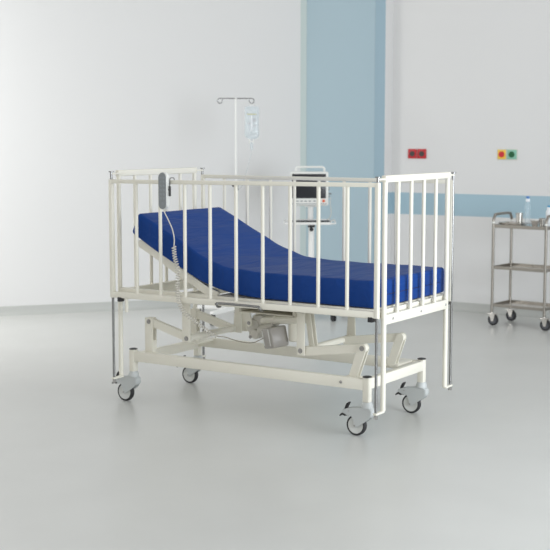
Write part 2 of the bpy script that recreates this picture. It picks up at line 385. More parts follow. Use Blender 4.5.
# casters: all swivelled so the wheel trails towards the head end
def caster(x, y, lab):
    R = 0.055; wx = x-0.060; wz = F+R
    bm = BM()
    lathe(bm, [(0.026, 0.158), (0.030, 0.161), (0.030, 0.180), (0.027, 0.184), (0.025, 0.192), (0.010, 0.192)], (x, y, 0), n=24)
    side = [(x-0.124, 0.120), (x-0.138, 0.126), (x-0.134, 0.137), (x-0.105, 0.150), (x-0.060, 0.157), (x-0.025, 0.162), (x+0.022, 0.162), (x+0.034, 0.150),
            (x+0.036, 0.128), (x+0.020, 0.103), (x-0.005, 0.085), (x-0.035, 0.064), (x-0.054, 0.053), (x-0.062, 0.058), (x-0.065, 0.078), (x-0.070, 0.100), (x-0.080, 0.113), (x-0.102, 0.119)]
    prism(bm, side, y-0.0245, y-0.0175, 'y', 0.002); prism(bm, side, y+0.0175, y+0.0245, 'y', 0.002)
    hood = [(x-0.128, 0.120), (x-0.140, 0.128), (x-0.136, 0.139), (x-0.105, 0.150), (x-0.060, 0.157), (x-0.025, 0.162), (x+0.022, 0.162), (x+0.034, 0.150),
            (x+0.036, 0.128), (x+0.028, 0.114)]
    arc = [(wx+0.062*math.cos(t), wz+0.062*math.sin(t)) for t in [math.radians(a) for a in (35, 55, 75, 95, 115, 135)]]
    prism(bm, hood+arc, y-0.018, y+0.018, 'y')
    c = obj('caster', bm, caster_grey, bed)
    bm = BM(); ringlathe(bm, [(0.042, -0.0135), (0.049, -0.0155), (0.0535, -0.013), (0.055, -0.006), (0.055, 0.006), (0.0535, 0.013), (0.049, 0.0155), (0.042, 0.0135)], (wx, y, wz), (0, 1, 0), 40); obj('tyre', bm, rubber, c)
    bm = BM(); lathe(bm, [(0.002, -0.0165), (0.010, -0.0165), (0.012, -0.0135), (0.034, -0.0125), (0.038, -0.0145), (0.0445, -0.0140), (0.0455, -0.0105), (0.0455, 0.0105), (0.0445, 0.0140), (0.038, 0.0145), (0.034, 0.0125), (0.012, 0.0135), (0.010, 0.0165), (0.002, 0.0165)], (wx, y, wz), (0, 1, 0), 36); obj('wheel_disc', bm, hub_grey, c)
    bm = BM()
    up = [(x-0.130, 0.138), (x-0.119, 0.142), (x-0.112, 0.158), (x-0.102, 0.176), (x-0.106, 0.180), (x-0.117, 0.172), (x-0.125, 0.156)]
    prism(bm, up, y-0.012, y+0.012, 'y', 0.001); obj('brake_pedal', bm, black, c); bm = BM()
    dn = [(x-0.158, 0.104), (x-0.154, 0.101), (x-0.138, 0.113), (x-0.126, 0.104), (x-0.120, 0.108), (x-0.108, 0.108), (x-0.104, 0.118), (x-0.132, 0.124), (x-0.147, 0.117)]
    prism(bm, dn, y-0.016, y+0.016, 'y', 0.001)
    obj('release_pedal', bm, black, c)
    bm = BM(); cyl(bm, (x-0.096, y-0.0262, 0.137), (x-0.096, y+0.0262, 0.137), 0.0035, 10); obj('pedal_pin', bm, bolt_m, c)
    bm = BM(); cyl(bm, (wx, y-0.0265, wz), (wx, y+0.0265, wz), 0.005, 12); obj('axle_pin', bm, bolt_m, c)
for x, y in ((SX0, SY0), (SX1, SY0), (SX1, SY1), (SX0, SY1)): caster(x, y, '')

# lifting linkage: two arms at the head end, two at the foot end, tied by cross tubes
YN, YF = 0.168, 0.590
def bolt(p, par, s=-1, r=0.010):
    bm = BM(); lathe(bm, [(r+0.004, 0), (r+0.004, 0.002), (r, 0.002), (r, 0.007), (r*0.55, 0.007), (r*0.5, 0.004), (0.001, 0.004)], p, (0, s, 0), 14); obj('bolt', bm, bolt_m, par)
def oblong(bm, a, b_, y0, y1, w, k=10):                      # plate with round ends in the xz plane
    a = Vector((a[0], 0, a[1])); b_ = Vector((b_[0], 0, b_[1])); d = (b_-a).normalized(); n = Vector((-d.z, 0, d.x)); r = w/2; poly = []
    for i in range(k+1):
        t = PI/2 - PI*i/k; q = b_ + d*(r*math.cos(t)) + n*(r*math.sin(t)); poly.append((q.x, q.z))
    for i in range(k+1):
        t = -PI/2 - PI*i/k; q = a + d*(r*math.cos(t)) + n*(r*math.sin(t)); poly.append((q.x, q.z))
    prism(bm, poly, y0, y1, 'y', 0.0015)
for y, s in ((YN, -1), (YF, 1)):
    # head end
    bm = BM(); oblong(bm, (0.150, 0.488), (0.428, 0.415), y-0.012, y+0.012, 0.046); a = obj('lift_arm', bm, cream, bed); bolt((0.148, y+s*0.020, 0.490), a, s)
    bm = BM()
    for yy in (y-0.019, y+0.0125): box(bm, (0.118, yy, 0.300), (0.176, yy+0.0065, 0.512), 0.002)
    box(bm, (0.110, y-0.020, 0.300), (0.186, y+0.020 if s < 0 else SY1, 0.3125), 0.002); box(bm, (0.120, y-0.014, 0.300), (0.174, y+0.014, 0.380), 0.001)
    obj('link_plate', bm, cream, bed)
    # foot end
    bm = BM(); oblong(bm, (1.215, 0.415), (1.562, 0.464), y-0.012, y+0.012, 0.046); a = obj('lift_arm', bm, cream, bed); bolt((1.563, y+s*0.020, 0.464), a, s)
    bm = BM()
    for yy in (y-0.019, y+0.0125): oblong(bm, (1.512, 0.318), (1.563, 0.464), yy, yy+0.0065, 0.048)
    box(bm, (1.470, y-0.020, 0.300), (1.556, y+0.020 if s < 0 else SY1, 0.3125), 0.002)
    obj('link_plate', bm, cream, bed)
    if s == -1:
        bm = BM(); box(bm, (0.396, y-0.026, 0.392), (0.452, y-0.0185, 0.645), 0.002); box(bm, (0.396, y-0.026, 0.62), (0.452, y+0.02, 0.645), 0.002); hb = obj('hanger_bracket', bm, cream, bed); bolt((0.426, y-0.026, 0.415), hb)
        bm = BM(); box(bm, (1.166, y-0.026, 0.392), (1.216, y-0.0185, 0.645), 0.002); box(bm, (1.166, y-0.026, 0.62), (1.216, y+0.02, 0.645), 0.002); hb = obj('hanger_bracket', bm, cream, bed); bolt((1.190, y-0.026, 0.417), hb)
    else:
        for x0, ys in ((0.462, (0.600, 0.662)), (1.206, (0.662,))):
            bm = BM()
            for yy in ys: prism(bm, [(x0-0.032, 0.392), (x0+0.028, 0.392), (x0+0.022, 0.645), (x0-0.016, 0.645)], yy, yy+0.007, 'y', 0.0015)
            box(bm, (x0-0.014, ys[0], 0.636), (x0+0.021, 0.690, 0.645), 0.001)
            hb = obj('hanger_bracket', bm, cream, bed); bolt((x0+0.002, 0.669, 0.415), hb, 1)
for x0, z0 in ((0.430, 0.416), (1.196, 0.417)):
    bm = BM(); cyl(bm, (x0, YN+0.013, z0), (x0, 0.661, z0), 0.019, 22, 0.001); obj('torque_tube', bm, cream, bed)
# actuator fork plates at the foot torque tube
for yy in (0.225, 0.262):
    bm = BM(); bar(bm, (1.180, yy, 0.645), (1.215, yy, 0.410), 0.007, 0.032, 0.002, up=(1, 0, 0))
    obj('actuator_fork', bm, cream, bed)
# actuators
bm = BM()
cyl(bm, (0.80, 0.37, 0.520), (1.17, 0.27, 0.575), 0.024, 22, 0.002); cyl(bm, (0.90, 0.345, 0.535), (0.915, 0.341, 0.538), 0.028, 22, 0.002)
act = obj('actuator', bm, cream, bed)
bm = BM(); cyl(bm, (1.018, 0.36, 0.424), (1.018, 0.36, 0.545), 0.036, 26, 0.006); obj('motor_can', bm, cream, act)
bm = BM()
cyl(bm, (0.745, 0.345, 0.485), (0.745, 0.425, 0.485), 0.048, 22, 0.008); box(bm, (0.735, 0.350, 0.480), (0.875, 0.430, 0.550), 0.012)
cyl(bm, (0.800, 0.330, 0.470), (0.90, 0.330, 0.500), 0.026, 18, 0.004); box(bm, (0.705, 0.36, 0.42), (0.76, 0.42, 0.47), 0.010); cyl(bm, (0.77, 0.325, 0.445), (0.77, 0.42, 0.445), 0.028, 16, 0.004)
obj('gearbox', bm, cord_m, act)
bm = BM(); M = Matrix.Translation((0.915, 0.315, 0.450)) @ Matrix.Rotation(math.radians(-12), 4, 'Y') @ Matrix.Rotation(math.radians(-22), 4, 'Z')
box(bm, (-0.050, -0.055, -0.064), (0.050, 0.055, 0.052), 0.012, M)
cb = obj('control_box', bm, motor_grey, bed); cb['label'] = 'grey motor control box'
bm = BM(); box(bm, (-0.040, -0.0575, -0.045), (-0.032, -0.054, 0.040), 0.001, M); box(bm, (0.02, -0.0575, -0.050), (0.028, -0.054, 0.045), 0.001, M); obj('housing_rib', bm, white_p, cb)
bm = BM(); prism(bm, [(0.668, 0.645), (0.725, 0.645), (0.756, 0.520), (0.752, 0.494), (0.732, 0.486), (0.716, 0.498)], 0.318, 0.326, 'y', 0.002); prism(bm, [(0.668, 0.645), (0.725, 0.645), (0.756, 0.520), (0.752, 0.494), (0.732, 0.486), (0.716, 0.498)], 0.438, 0.446, 'y', 0.002)
box(bm, (0.665, 0.318, 0.628), (0.727, 0.446, 0.645), 0.001)
ab = obj('actuator_bracket', bm, cream, bed); bolt((0.736, 0.318, 0.508), ab, r=0.007); bolt((0.700, 0.36, 0.545), ab, r=0.006); bolt((0.742, 0.325, 0.428), ab, r=0.006)
bm = BM(); box(bm, (0.80, 0.13, 0.600), (1.160, 0.74, 0.606), 0.001); box(bm, (0.80, 0.13, 0.600), (0.812, 0.74, 0.645), 0.001); box(bm, (1.148, 0.13, 0.600), (1.160, 0.74, 0.645), 0.001); obj('motor_mount_tray', bm, deck_m, bed)

# ------------------------------------------------------------------ mattress
prs = [((0.165, 1.128), (0.112, 1.012)), ((0.34, 1.042), (0.278, 0.920)), ((0.51, 0.957), (0.445, 0.838)), ((0.61, 0.908), (0.545, 0.790)), ((0.70, 0.876), (0.645, 0.750)), ((0.82, 0.850), (0.785, 0.716)), ((1.0, 0.838), (0.985, 0.697)), ((1.35, 0.836), (1.35, 0.695)), ((1.703, 0.836), (1.703, 0.695))]
T = catmull([(a[0], 0, a[1]) for a, c in prs], 8); B = catmull([(c[0], 0, c[1]) for a, c in prs], 8)
Y0, Y1, rr = 0.042, 0.838, 0.014
def section(t, b_, ins):
    h = (t-b_).length; up = (t-b_)/h; out = []
    def arc(cy, ch, a0): return [(cy + (rr)*math.cos(math.radians(a)), ch + rr*math.sin(math.radians(a))) for a in (a0, a0+22.5, a0+45, a0+67.5, a0+90)]
    y0, y1, h0, h1 = Y0+ins, Y1-ins, ins, h-ins
    pts = []
    pts += arc(y0+rr, h0+rr, 180); n = 14
    pts += [(y0+rr+(y1-y0-2*rr)*i/n, h0) for i in range(1, n)]
    pts += arc(y1-rr, h0+rr, 270); pts += [(y1, h0+rr+(h1-h0-2*rr)*i/4) for i in range(1, 4)]
    pts += arc(y1-rr, h1-rr, 0); pts += [(y1-rr-(y1-y0-2*rr)*i/n, h1) for i in range(1, n)]
    pts += arc(y0+rr, h1-rr, 90); pts += [(y0, h1-rr-(h1-h0-2*rr)*i/4) for i in range(1, 4)]
    return [(y, b_ + up*hh, hh, h) for y, hh in pts]
bm = BM(); prev = None; first = None
secs = []
d0 = ((T[0]-T[1]).normalized()); dN = Vector((1, 0, 0))
secs.append((T[0]+d0*0.0, B[0]+d0*0.0, 0.012)); secs.append((T[0]-d0*0.004, B[0]-d0*0.004, 0.004)); secs.append((T[0]-d0*0.013, B[0]-d0*0.013, 0.0))
secs += [(t, b_, 0.0) for t, b_ in list(zip(T, B))[1:-1]]
secs.append((T[-1]-dN*0.013, B[-1]-dN*0.013, 0.0)); secs.append((T[-1]-dN*0.004, B[-1]-dN*0.004, 0.004)); secs.append((T[-1], B[-1], 0.012))
for t, b_, ins in secs:
    rg = []
    for y, p, hh, h in section(t, b_, ins):
        q = p.copy(); x = p.x
        wr = 0.0016*math.sin(11*x+5*y) * math.sin(17*y+4*x+1) + 0.0011*math.sin(31*x-9*y) if ins == 0 else 0
        bend = math.exp(-((x-0.72)/0.16)**2)
        if hh > h*0.8 and ins == 0: q.z += wr*(1.0+1.2*bend)
        yo = 0
        if ins == 0 and 0.1*h < hh < 0.9*h: yo = (0.004*math.sin(PI*hh/h) + 0.0015*math.sin(9*x))*(-1 if y < 0.4 else 1)
        rg.append(bm.verts.new((q.x, y+yo, q.z)))
    if prev:
        for k in range(len(rg)): bm.faces.new((prev[k], prev[(k+1) % len(rg)], rg[(k+1) % len(rg)], rg[k]))
    else: first = rg
    prev = rg
bm.faces.new(first); bm.faces.new(prev)
mat_o = obj('mattress', bm, mt_m, None, sharp=60); tag(mat_o, 'royal blue wipe-clean mattress with raised back inside the barred bed', 'mattress')
bm = BM(); tube(bm, catmull([(1.700, Y0+0.02, 0.7575), (1.7035, 0.15, 0.757), (1.7035, 0.44, 0.758), (1.7035, 0.7, 0.757), (1.700, Y1-0.02, 0.7575)], 4), 0.0022, 6)
obj('zip_seam', bm, seam_m, mat_o)

# ------------------------------------------------------------------ hand control on the near rail
RX, RZ0, RZ1 = 0.412, 1.158, 1.364
hc = thing('hand_control', 'grey handset hooked over the near top rail of the bed', 'remote control', (RX, -0.035, RZ0))
def stadium(bm, w, z0, z1, y0, y1, x=RX, bev=0.002):
    r = w/2; poly = [(x+r*math.cos(PI*i/10), z1-r+r*math.sin(PI*i/10)) for i in range(11)] + [(x-r*math.cos(PI*i/10), z0+r-r*math.sin(PI*i/10)) for i in range(11)]
    prism(bm, poly, y0, y1, 'y', bev)
bm = BM(); stadium(bm, 0.055, RZ0, RZ1, -0.046, -0.016, bev=0.005); obj('case', bm, white_p, hc)
bm = BM(); stadium(bm, 0.051, RZ0+0.003, RZ1-0.003, -0.0485, -0.045, bev=0.001); kp = obj('keypad', bm, grey_pad, hc)
for i in range(6):
    for s in (-1, 1):
        bm = BM(); z = RZ1-0.030-i*0.023; box(bm, (RX+s*0.011-0.007, -0.0494, z-0.006), (RX+s*0.011+0.007, -0.0484, z+0.006), 0.0004); obj('button', bm, pad_light, kp)
bm = BM(); cyl(bm, (RX+0.002, -0.0494, RZ0+0.034), (RX+0.002, -0.0484, RZ0+0.034), 0.006, 12); obj('button', bm, pad_light, kp)
bm = BM(); box(bm, (0.443, -0.030, 1.232), (0.453, -0.020, 1.287), 0.002); tube(bm, catmull([(0.447, -0.024, 1.28), (0.446, -0.022, 1.300), (0.445, -0.019, 1.328), (0.445, 0.0, 1.332), (0.445, 0.017, 1.328), (0.445, 0.018, 1.30)], 4), 0.0022, 8)
box(bm, (0.436, -0.028, 1.262), (0.446, -0.020, 1.272), 0.001)
hk = obj('hook', bm, hook_m, hc); hk['label'] = 'dark metal hook'
bm = BM()
straight = catmull([(0.413, -0.032, 1.165), (0.415, -0.031, 1.142), (0.434, -0.030, 1.110), (0.465, -0.030, 1.055), (0.479, -0.030, 1.000), (0.476, -0.030, 0.955)], 6)
tube(bm, straight, 0.0032, 8); tube(bm, [(0.413, -0.032, 1.166), (0.415, -0.031, 1.140)], [0.006, 0.004], 10)
obj('cord', bm, cord_m, hc)
bm = BM()
path = catmull([(0.476, -0.030, 0.957), (0.482, -0.031, 0.90), (0.502, -0.032, 0.830), (0.500, -0.032, 0.740), (0.508, -0.032, 0.66), (0.530, -0.020, 0.600), (0.575, 0.020, 0.545), (0.640, 0.070, 0.480), (0.672, 0.100, 0.456)], 60)
hel = []; ln = 0; px_ = Vector((0, 1, 0)); last = path[0]
dens = []
for i in range(len(path)-1):
    t = (path[i+1]-path[i]).normalized(); px_ = (px_ - t*px_.dot(t)).normalized(); py_ = t.cross(px_); sl = (path[i+1]-path[i]).length
    k = 4
    for j in range(k):
        ph = (ln + sl*j/k)/0.0140*2*PI; c = path[i].lerp(path[i+1], j/k); hel.append(c + px_*(0.0105*math.cos(ph)) + py_*(0.0105*math.sin(ph)))
    ln += sl
tube(bm, hel, 0.0030, 6); obj('coiled_cord', bm, cord_m, hc)
bm = BM(); tube(bm, catmull([(0.672, 0.100, 0.456), (0.70, 0.14, 0.448), (0.735, 0.17, 0.432), (0.785, 0.20, 0.418), (0.825, 0.23, 0.416), (0.850, 0.25, 0.428), (0.868, 0.272, 0.440)], 6), 0.0028, 6); obj('lead', bm, cable_m, hc)

# ------------------------------------------------------------------ things behind, facing the camera side
U = Vector((0.837, 0.547, 0)); V = Vector((-0.547, 0.837, 0))
def frame_at(x, y, u=U, v=V): return Matrix(((u.x, v.x, 0, x), (u.y, v.y, 0, y), (0, 0, 1, 0), (0, 0, 0, 1)))

def five_leg(root, rootxy, angs, leglen, z_in, z_out, w, paint):
    x0, y0 = rootxy
    for a in angs:
        c, s = math.cos(math.radians(a)), math.sin(math.radians(a)); M = Matrix(((c, -s, 0, x0), (s, c, 0, y0), (0, 0, 1, 0), (0, 0, 0, 1)))
        bm = BM(); prism(bm, [(0.0, z_in-0.03), (leglen+0.012, z_out-0.016), (leglen+0.026, z_out-0.006), (leglen+0.022, z_out+0.012), (0.0, z_in+0.014)], -w/2, w/2, 'y', 0.005, M)
        lg = obj('leg', bm, paint, root)
        bm = BM(); x = leglen
        box(bm, (x-0.018, -0.012, F+0.040), (x+0.018, 0.012, z_out-0.012), 0.004, M)
        for yy in (-0.014, 0.006):
            v = []; b2 = bmesh.new(); lathe(b2, [(0.012, 0), (0.024, 0), (0.0265, 0.002), (0.0265, 0.006), (0.024, 0.008), (0.012, 0.008)], (x+0.010, yy, F+0.0265), (0, 1, 0), 20)
            bmesh.ops.transform(b2, matrix=M, verts=b2.verts); me = bpy.data.meshes.new('t'); b2.to_mesh(me); b2.free(); bm.from_mesh(me); bpy.data.meshes.remove(me)
        obj('caster', bm, black, lg)

# IV stand
IX, IY = -1.304, 3.116
iv = thing('iv_stand', 'thin white drip stand with two top hooks behind the raised bed back', 'iv stand', (IX, IY, F))
M = frame_at(IX, IY)
bm = BM(); cyl(bm, (0, 0, 0.12), (0, 0, 1.15), 0.0125, 16); p = obj('pole', bm, white_paint, iv, M)
bm = BM(); cyl(bm, (0, 0, 1.13), (0, 0, 1.872), 0.0085, 14, 0.001); obj('upper_pole', bm, white_paint, iv, M)
bm = BM(); cyl(bm, (0, 0, 1.105), (0, 0, 1.160), 0.017, 16, 0.003); cyl(bm, (0, -0.01, 1.142), (-0.018, -0.030, 1.150), 0.007, 10); cyl(bm, (-0.018, -0.030, 1.150), (-0.024, -0.036, 1.153), 0.015, 12, 0.002); obj('clamp_knob', bm, black, iv, M)
bm = BM(); tube(bm, [(-0.132, 0, 1.868), (0.132, 0, 1.868)], 0.0042, 10)
obj('crossbar', bm, chrome, iv, M)
for s in (-1, 1):
    bm = BM(); pts = [(s*(0.132+0.020*math.sin(t)) , 0, 1.848+0.020*math.cos(t)) for t in [2*PI*i/24 for i in range(0, 21)]]
    tube(bm, pts, 0.0036, 8); obj('hook', bm, chrome, iv, M)
bm = BM(); lathe(bm, [(0.045, 0.085), (0.048, 0.09), (0.048, 0.135), (0.030, 0.148), (0.016, 0.165)], (0, 0, 0)); obj('hub', bm, white_paint, iv, M)
five_leg(iv, (IX, IY), (270, 342, 54, 126, 198), 0.335, 0.130, 0.110, 0.040, white_paint)

# drip bag hanging on the right hook
bx = 0.133
bag = thing('iv_bag', 'clear fluid bag hanging from the right hook of the drip stand', 'drip bag', (IX+U.x*bx, IY+U.y*bx, 1.525))
bm = BM()
prof = [(1.808, 0.018, 0.002), (1.800, 0.052, 0.003), (1.785, 0.057, 0.004), (1.760, 0.055, 0.012), (1.72, 0.053, 0.018), (1.66, 0.053, 0.021), (1.60, 0.055, 0.023), (1.570, 0.056, 0.022), (1.552, 0.053, 0.014), (1.538, 0.036, 0.006), (1.530, 0.016, 0.005), (1.522, 0.010, 0.005)]
prev = None
for z, hw, th in prof:
    rg = []
    for k in range(20):
        t = 2*PI*k/20; rg.append(bm.verts.new((bx + 1.07*hw*math.copysign(abs(math.cos(t))**0.7, math.cos(t)), th*math.sin(t), z)))
    if prev:
        for k in range(20): bm.faces.new((prev[k], prev[(k+1) % 20], rg[(k+1) % 20], rg[k]))
    else: bm.faces.new(rg)
    prev = rg
bm.faces.new(prev); obj('bag', bm, clear_bag, bag, M, 50)
bm = BM(); tube(bm, catmull([(bx-0.012, 0, 1.803), (bx-0.010, 0.0, 1.822), (bx, 0, 1.830), (bx+0.010, 0, 1.822), (bx+0.012, 0, 1.803)], 4), 0.003, 6); obj('hanging_loop', bm, white_p, bag, M)
bm = BM()
box(bm, (bx-0.040, -0.0235, 1.735), (bx+0.040, -0.0225, 1.741)); obj('print', bm, print_olive, bag, M)
for z, x0, x1 in ((1.697, 0.006, 0.030), (1.686, 0.004, 0.034), (1.675, 0.010, 0.028), (1.640, 0.008, 0.034), (1.66, -0.034, -0.010)):
    bm = BM(); box(bm, (bx+x0, -0.0245, z), (bx+x1, -0.0238, z+0.0035)); obj('print', bm, print_grey, bag, M)
bm = BM(); box(bm, (bx-0.008, -0.0248, 1.60), (bx+0.004, -0.0240, 1.725)); obj('level_strip', bm, label_white, bag, M)
bm = BM(); cyl(bm, (bx-0.018, 0, 1.495), (bx-0.018, 0, 1.532), 0.006, 12, 0.001); cyl(bm, (bx+0.012, 0, 1.500), (bx+0.012, 0, 1.532), 0.006, 12, 0.001); obj('port', bm, white_p, bag, M)
bm = BM(); lathe(bm, [(0.004, 1.440), (0.011, 1.452), (0.012, 1.490), (0.009, 1.500), (0.004, 1.505)], (bx-0.003, 0, 0), n=16); obj('drip_chamber', bm, clear_bottle, bag, M)
bm = BM(); tube(bm, catmull([(bx-0.003, 0, 1.442), (bx-0.006, 0, 1.41), (bx-0.020, 0, 1.36), (bx-0.035, 0.0, 1.30), (bx-0.06, 0, 1.22), (bx-0.085, -0.01, 1.14), (bx-0.126, -0.016, 1.10)], 6), 0.0018, 6); obj('drip_line', bm, clear_bottle, bag, M)

# monitor stand
MX, MY = -0.870, 3.613
M = frame_at(MX, MY)
ms = thing('monitor_stand', 'white wheeled stand with a shallow tray behind the bed', 'monitor stand', (MX, MY, F))
bm = BM(); cyl(bm, (0.001, 0, 0.09), (0.001, 0, 0.80), 0.0255, 22); obj('column', bm, white_paint, ms, M)
bm = BM(); cyl(bm, (-0.006, 0, 0.80), (-0.006, 0, 0.965), 0.0245, 20); box(bm, (-0.055, -0.03, 0.957), (0.045, 0.04, 0.9695), 0.003); obj('upper_column', bm, white_paint, ms, M)
bm = BM(); cyl(bm, (0.001, 0, 0.783), (0.001, 0, 0.803), 0.031, 20, 0.003); cyl(bm, (0.001, -0.02, 0.768), (0.001, -0.05, 0.768), 0.017, 14, 0.002); obj('height_knob', bm, black, ms, M)
bm = BM(); box(bm, (-0.190, -0.15, 0.814), (0.165, 0.13, 0.828), 0.004)
for s in (-1, 1):
    a_ = 0.185 if s < 0 else 0.160; b_ = a_ + 0.042
    tube(bm, catmull([(s*a_, -0.13, 0.822), (s*b_-s*0.006, -0.13, 0.824), (s*b_, -0.10, 0.828), (s*b_, 0.06, 0.838), (s*b_-s*0.006, 0.09, 0.838), (s*a_, 0.09, 0.824)], 5), 0.007, 8)
box(bm, (-0.190, 0.122, 0.82), (0.165, 0.13, 0.845), 0.002); box(bm, (-0.190, -0.15, 0.82), (0.165, -0.142, 0.836), 0.002)
obj('tray', bm, white_paint, ms, M)
five_leg(ms, (MX, MY), (-21, 51, 123, 195, 267), 0.300, 0.105, 0.092, 0.045, white_paint)
bm = BM(); lathe(bm, [(0.055, 0.070), (0.060, 0.08), (0.058, 0.115), (0.034, 0.128), (0.027, 0.140)], (0, 0, 0)); obj('hub', bm, white_paint, ms, M)
kb = thing('keyboard', 'black keyboard on the tray under the patient monitor', 'keyboard', (MX, MY, 0.829))
bm = BM(); box(bm, (-0.166, -0.135, 0.829), (0.158, -0.015, 0.843), 0.003); obj('body', bm, black, kb, M)
bm = BM()
for r_ in range(5):
    for c_ in range(14): box(bm, (-0.158+c_*0.0222, -0.130+r_*0.022, 0.842), (-0.158+c_*0.0222+0.0185, -0.130+r_*0.022+0.018, 0.847), 0.001)
obj('keys', bm, screen_m, kb, M)

# patient monitor
mo = thing('patient_monitor', 'boxy off-white patient monitor with dark screen and carry handle', 'monitor', (MX, MY, 0.970))
zb, zt = 0.970, 1.258
xL, xR = -0.180, 0.143
bm = BM(); box(bm, (xL, -0.075, zb), (xR, 0.075, zt), 0.014); box(bm, (xL+0.02, 0.07, zb+0.02), (xR-0.02, 0.12, zt-0.03), 0.012); obj('housing', bm, white_p, mo, M)
bm = BM(); box(bm, (xL+0.014, -0.079, 1.034), (xR-0.022, -0.0735, 1.240), 0.002); obj('screen', bm, screen_m, mo, M)
bm = BM(); tube(bm, catmull([(-0.128, 0, 1.252), (-0.130, 0, 1.278), (-0.120, 0, 1.292), (-0.09, 0, 1.296), (0.07, 0, 1.296), (0.100, 0, 1.292), (0.110, 0, 1.278), (0.108, 0, 1.252)], 5), 0.0095, 10)
obj('carry_handle', bm, white_p, mo, M)
bm = BM(); lathe(bm, [(0.012, 0), (0.012, 0.008), (0.009, 0.010), (0.001, 0.010)], (0.103, -0.0745, 1.012), (0, -1, 0), 18); k_ = obj('dial', bm, orange, mo, M); k_['label'] = 'orange dial'
for x in (-0.13, -0.095, -0.06, -0.025, 0.015, 0.05):
    bm = BM(); box(bm, (x, -0.078, 1.006), (x+0.020, -0.0745, 1.015), 0.001); obj('button', bm, grey_pad if x > -0.05 else pad_light, mo, M)
bm = BM(); box(bm, (xL+0.014, -0.0765, 0.984), (xR-0.014, -0.0745, 0.990), 0.0005); obj('lower_groove', bm, grey_pad, mo, M)
bm = BM(); cyl(bm, (xR-0.002, -0.02, 1.112), (xR+0.010, -0.02, 1.112), 0.014, 14, 0.002); cyl(bm, (xR-0.002, 0.01, 1.070), (xR+0.028, 0.01, 1.068), 0.008, 12, 0.001); cyl(bm, (xR-0.002, -0.03, 1.045), (xR+0.012, -0.03, 1.045), 0.008, 12, 0.001); obj('side_connector', bm, grey_pad, mo, M)
bm = BM(); tube(bm, catmull([(xR+0.010, -0.03, 1.045), (xR+0.020, -0.035, 1.03), (xR+0.016, -0.035, 0.99), (xR+0.024, -0.035, 0.93), (xR+0.02, -0.03, 0.88), (xR-0.005, -0.01, 0.850), (xR-0.04, 0.02, 0.835)], 6), 0.003, 6); obj('cable', bm, cord_m, mo, M)

# ------------------------------------------------------------------ sockets on the right wall
def WM(x): p = RW(x); return frame_at(p.x, p.y, rw_dir, -rw_n)
def socket(name, x0, x1, z0, z1, m, core, label, cat, cr, depth=0.010, group=None):
    cx = (x0+x1)/2; M_ = WM(cx); w = (x1-x0)/2; cz = (z0+z1)/2
    t = thing(name, label, cat, (RW(cx).x, RW(cx).y-0.001, z0), group)
    bm = BM(); box(bm, (-w, -depth, z0), (w, 0.0, z1), 0.003); obj('plate', bm, m, t, M_)
    bm = BM(); lathe(bm, [(cr, 0), (cr, 0.006), (cr-0.003, 0.009), (cr*0.5, 0.009), (cr*0.45, 0.006), (0.001, 0.006)], (0, -depth+0.001, cz), (0, -1, 0), 24); obj('outlet', bm, core, t, M_)
    return t, M_, cz
for x0, x1, l in ((-0.474, -0.391, 'square red wall socket with dark round core, left of the red two'), (-0.382, -0.299, 'square red wall socket with dark round core, right of the red two')):
    t, M_, cz = socket('red_socket', x0, x1, 1.357, 1.442, red_sock, dark_sock, l, 'socket', 0.024)
    for xx in (-0.0415, 0.035):
        bm = BM(); box(bm, (xx, -0.0125, 1.357), (xx+0.0065, -0.009, 1.442), 0.001); obj('side_lip', bm, red_sock, t, M_)
def framed(name, x0, x1, m, core, lab):
    cx = (x0+x1)/2; t, M_, cz = socket(name, x0, x1, 1.360, 1.440, m, core, lab, 'gas outlet', 0.026, 0.012)
    bm = BM(); w = (x1-x0)/2+0.0055; box(bm, (-w, -0.007, 1.352), (w, 0.0, 1.447), 0.002); obj('frame', bm, plate_m, t, M_)
framed('yellow_outlet', 0.376, 0.450, yellow_m, redbtn, 'yellow square wall outlet with a red round centre')
framed('green_outlet', 0.463, 0.548, mint, green, 'mint green square wall outlet with a dark green centre')

# ------------------------------------------------------------------ instrument cart
cu = Vector((0.9956, -0.0936, 0)).normalized(); cv = Vector((0.0936, 0.9956, 0)).normalized()
CX, CY = 0.615, 4.040; CM = frame_at(CX, CY, cu, cv); CW, CD = 0.470, 0.312
cart = thing('instrument_cart', 'three-tier stainless steel trolley on casters beside the right wall', 'cart', (CX+cu.x*CW/2+cv.x*CD/2, CY+cu.y*CW/2+cv.y*CD/2, F))
for u_ in (0, CW):
    s = 1 if u_ == 0 else -1
    for v_ in (0, CD):
        bm = BM(); cyl(bm, (u_, v_, 0.100), (u_, v_, 0.862), 0.0115, 16); obj('post', bm, steel, cart, CM)
    bm = BM(); tube(bm, catmull([(u_, 0, 0.860), (u_, 0.004, 0.885), (u_, 0.022, 0.910), (u_, 0.05, 0.922), (u_, CD-0.05, 0.922), (u_, CD-0.022, 0.910), (u_, CD-0.004, 0.885), (u_, CD, 0.860)], 5), 0.0115, 14)
    h = obj('push_handle', bm, steel, cart, CM)
    for v_ in (0, CD):
        bm = BM(); cyl(bm, (u_, v_, 0.850), (u_, v_, 0.864), 0.0135, 16, 0.001); obj('joint_collar', bm, white_p, h, CM)
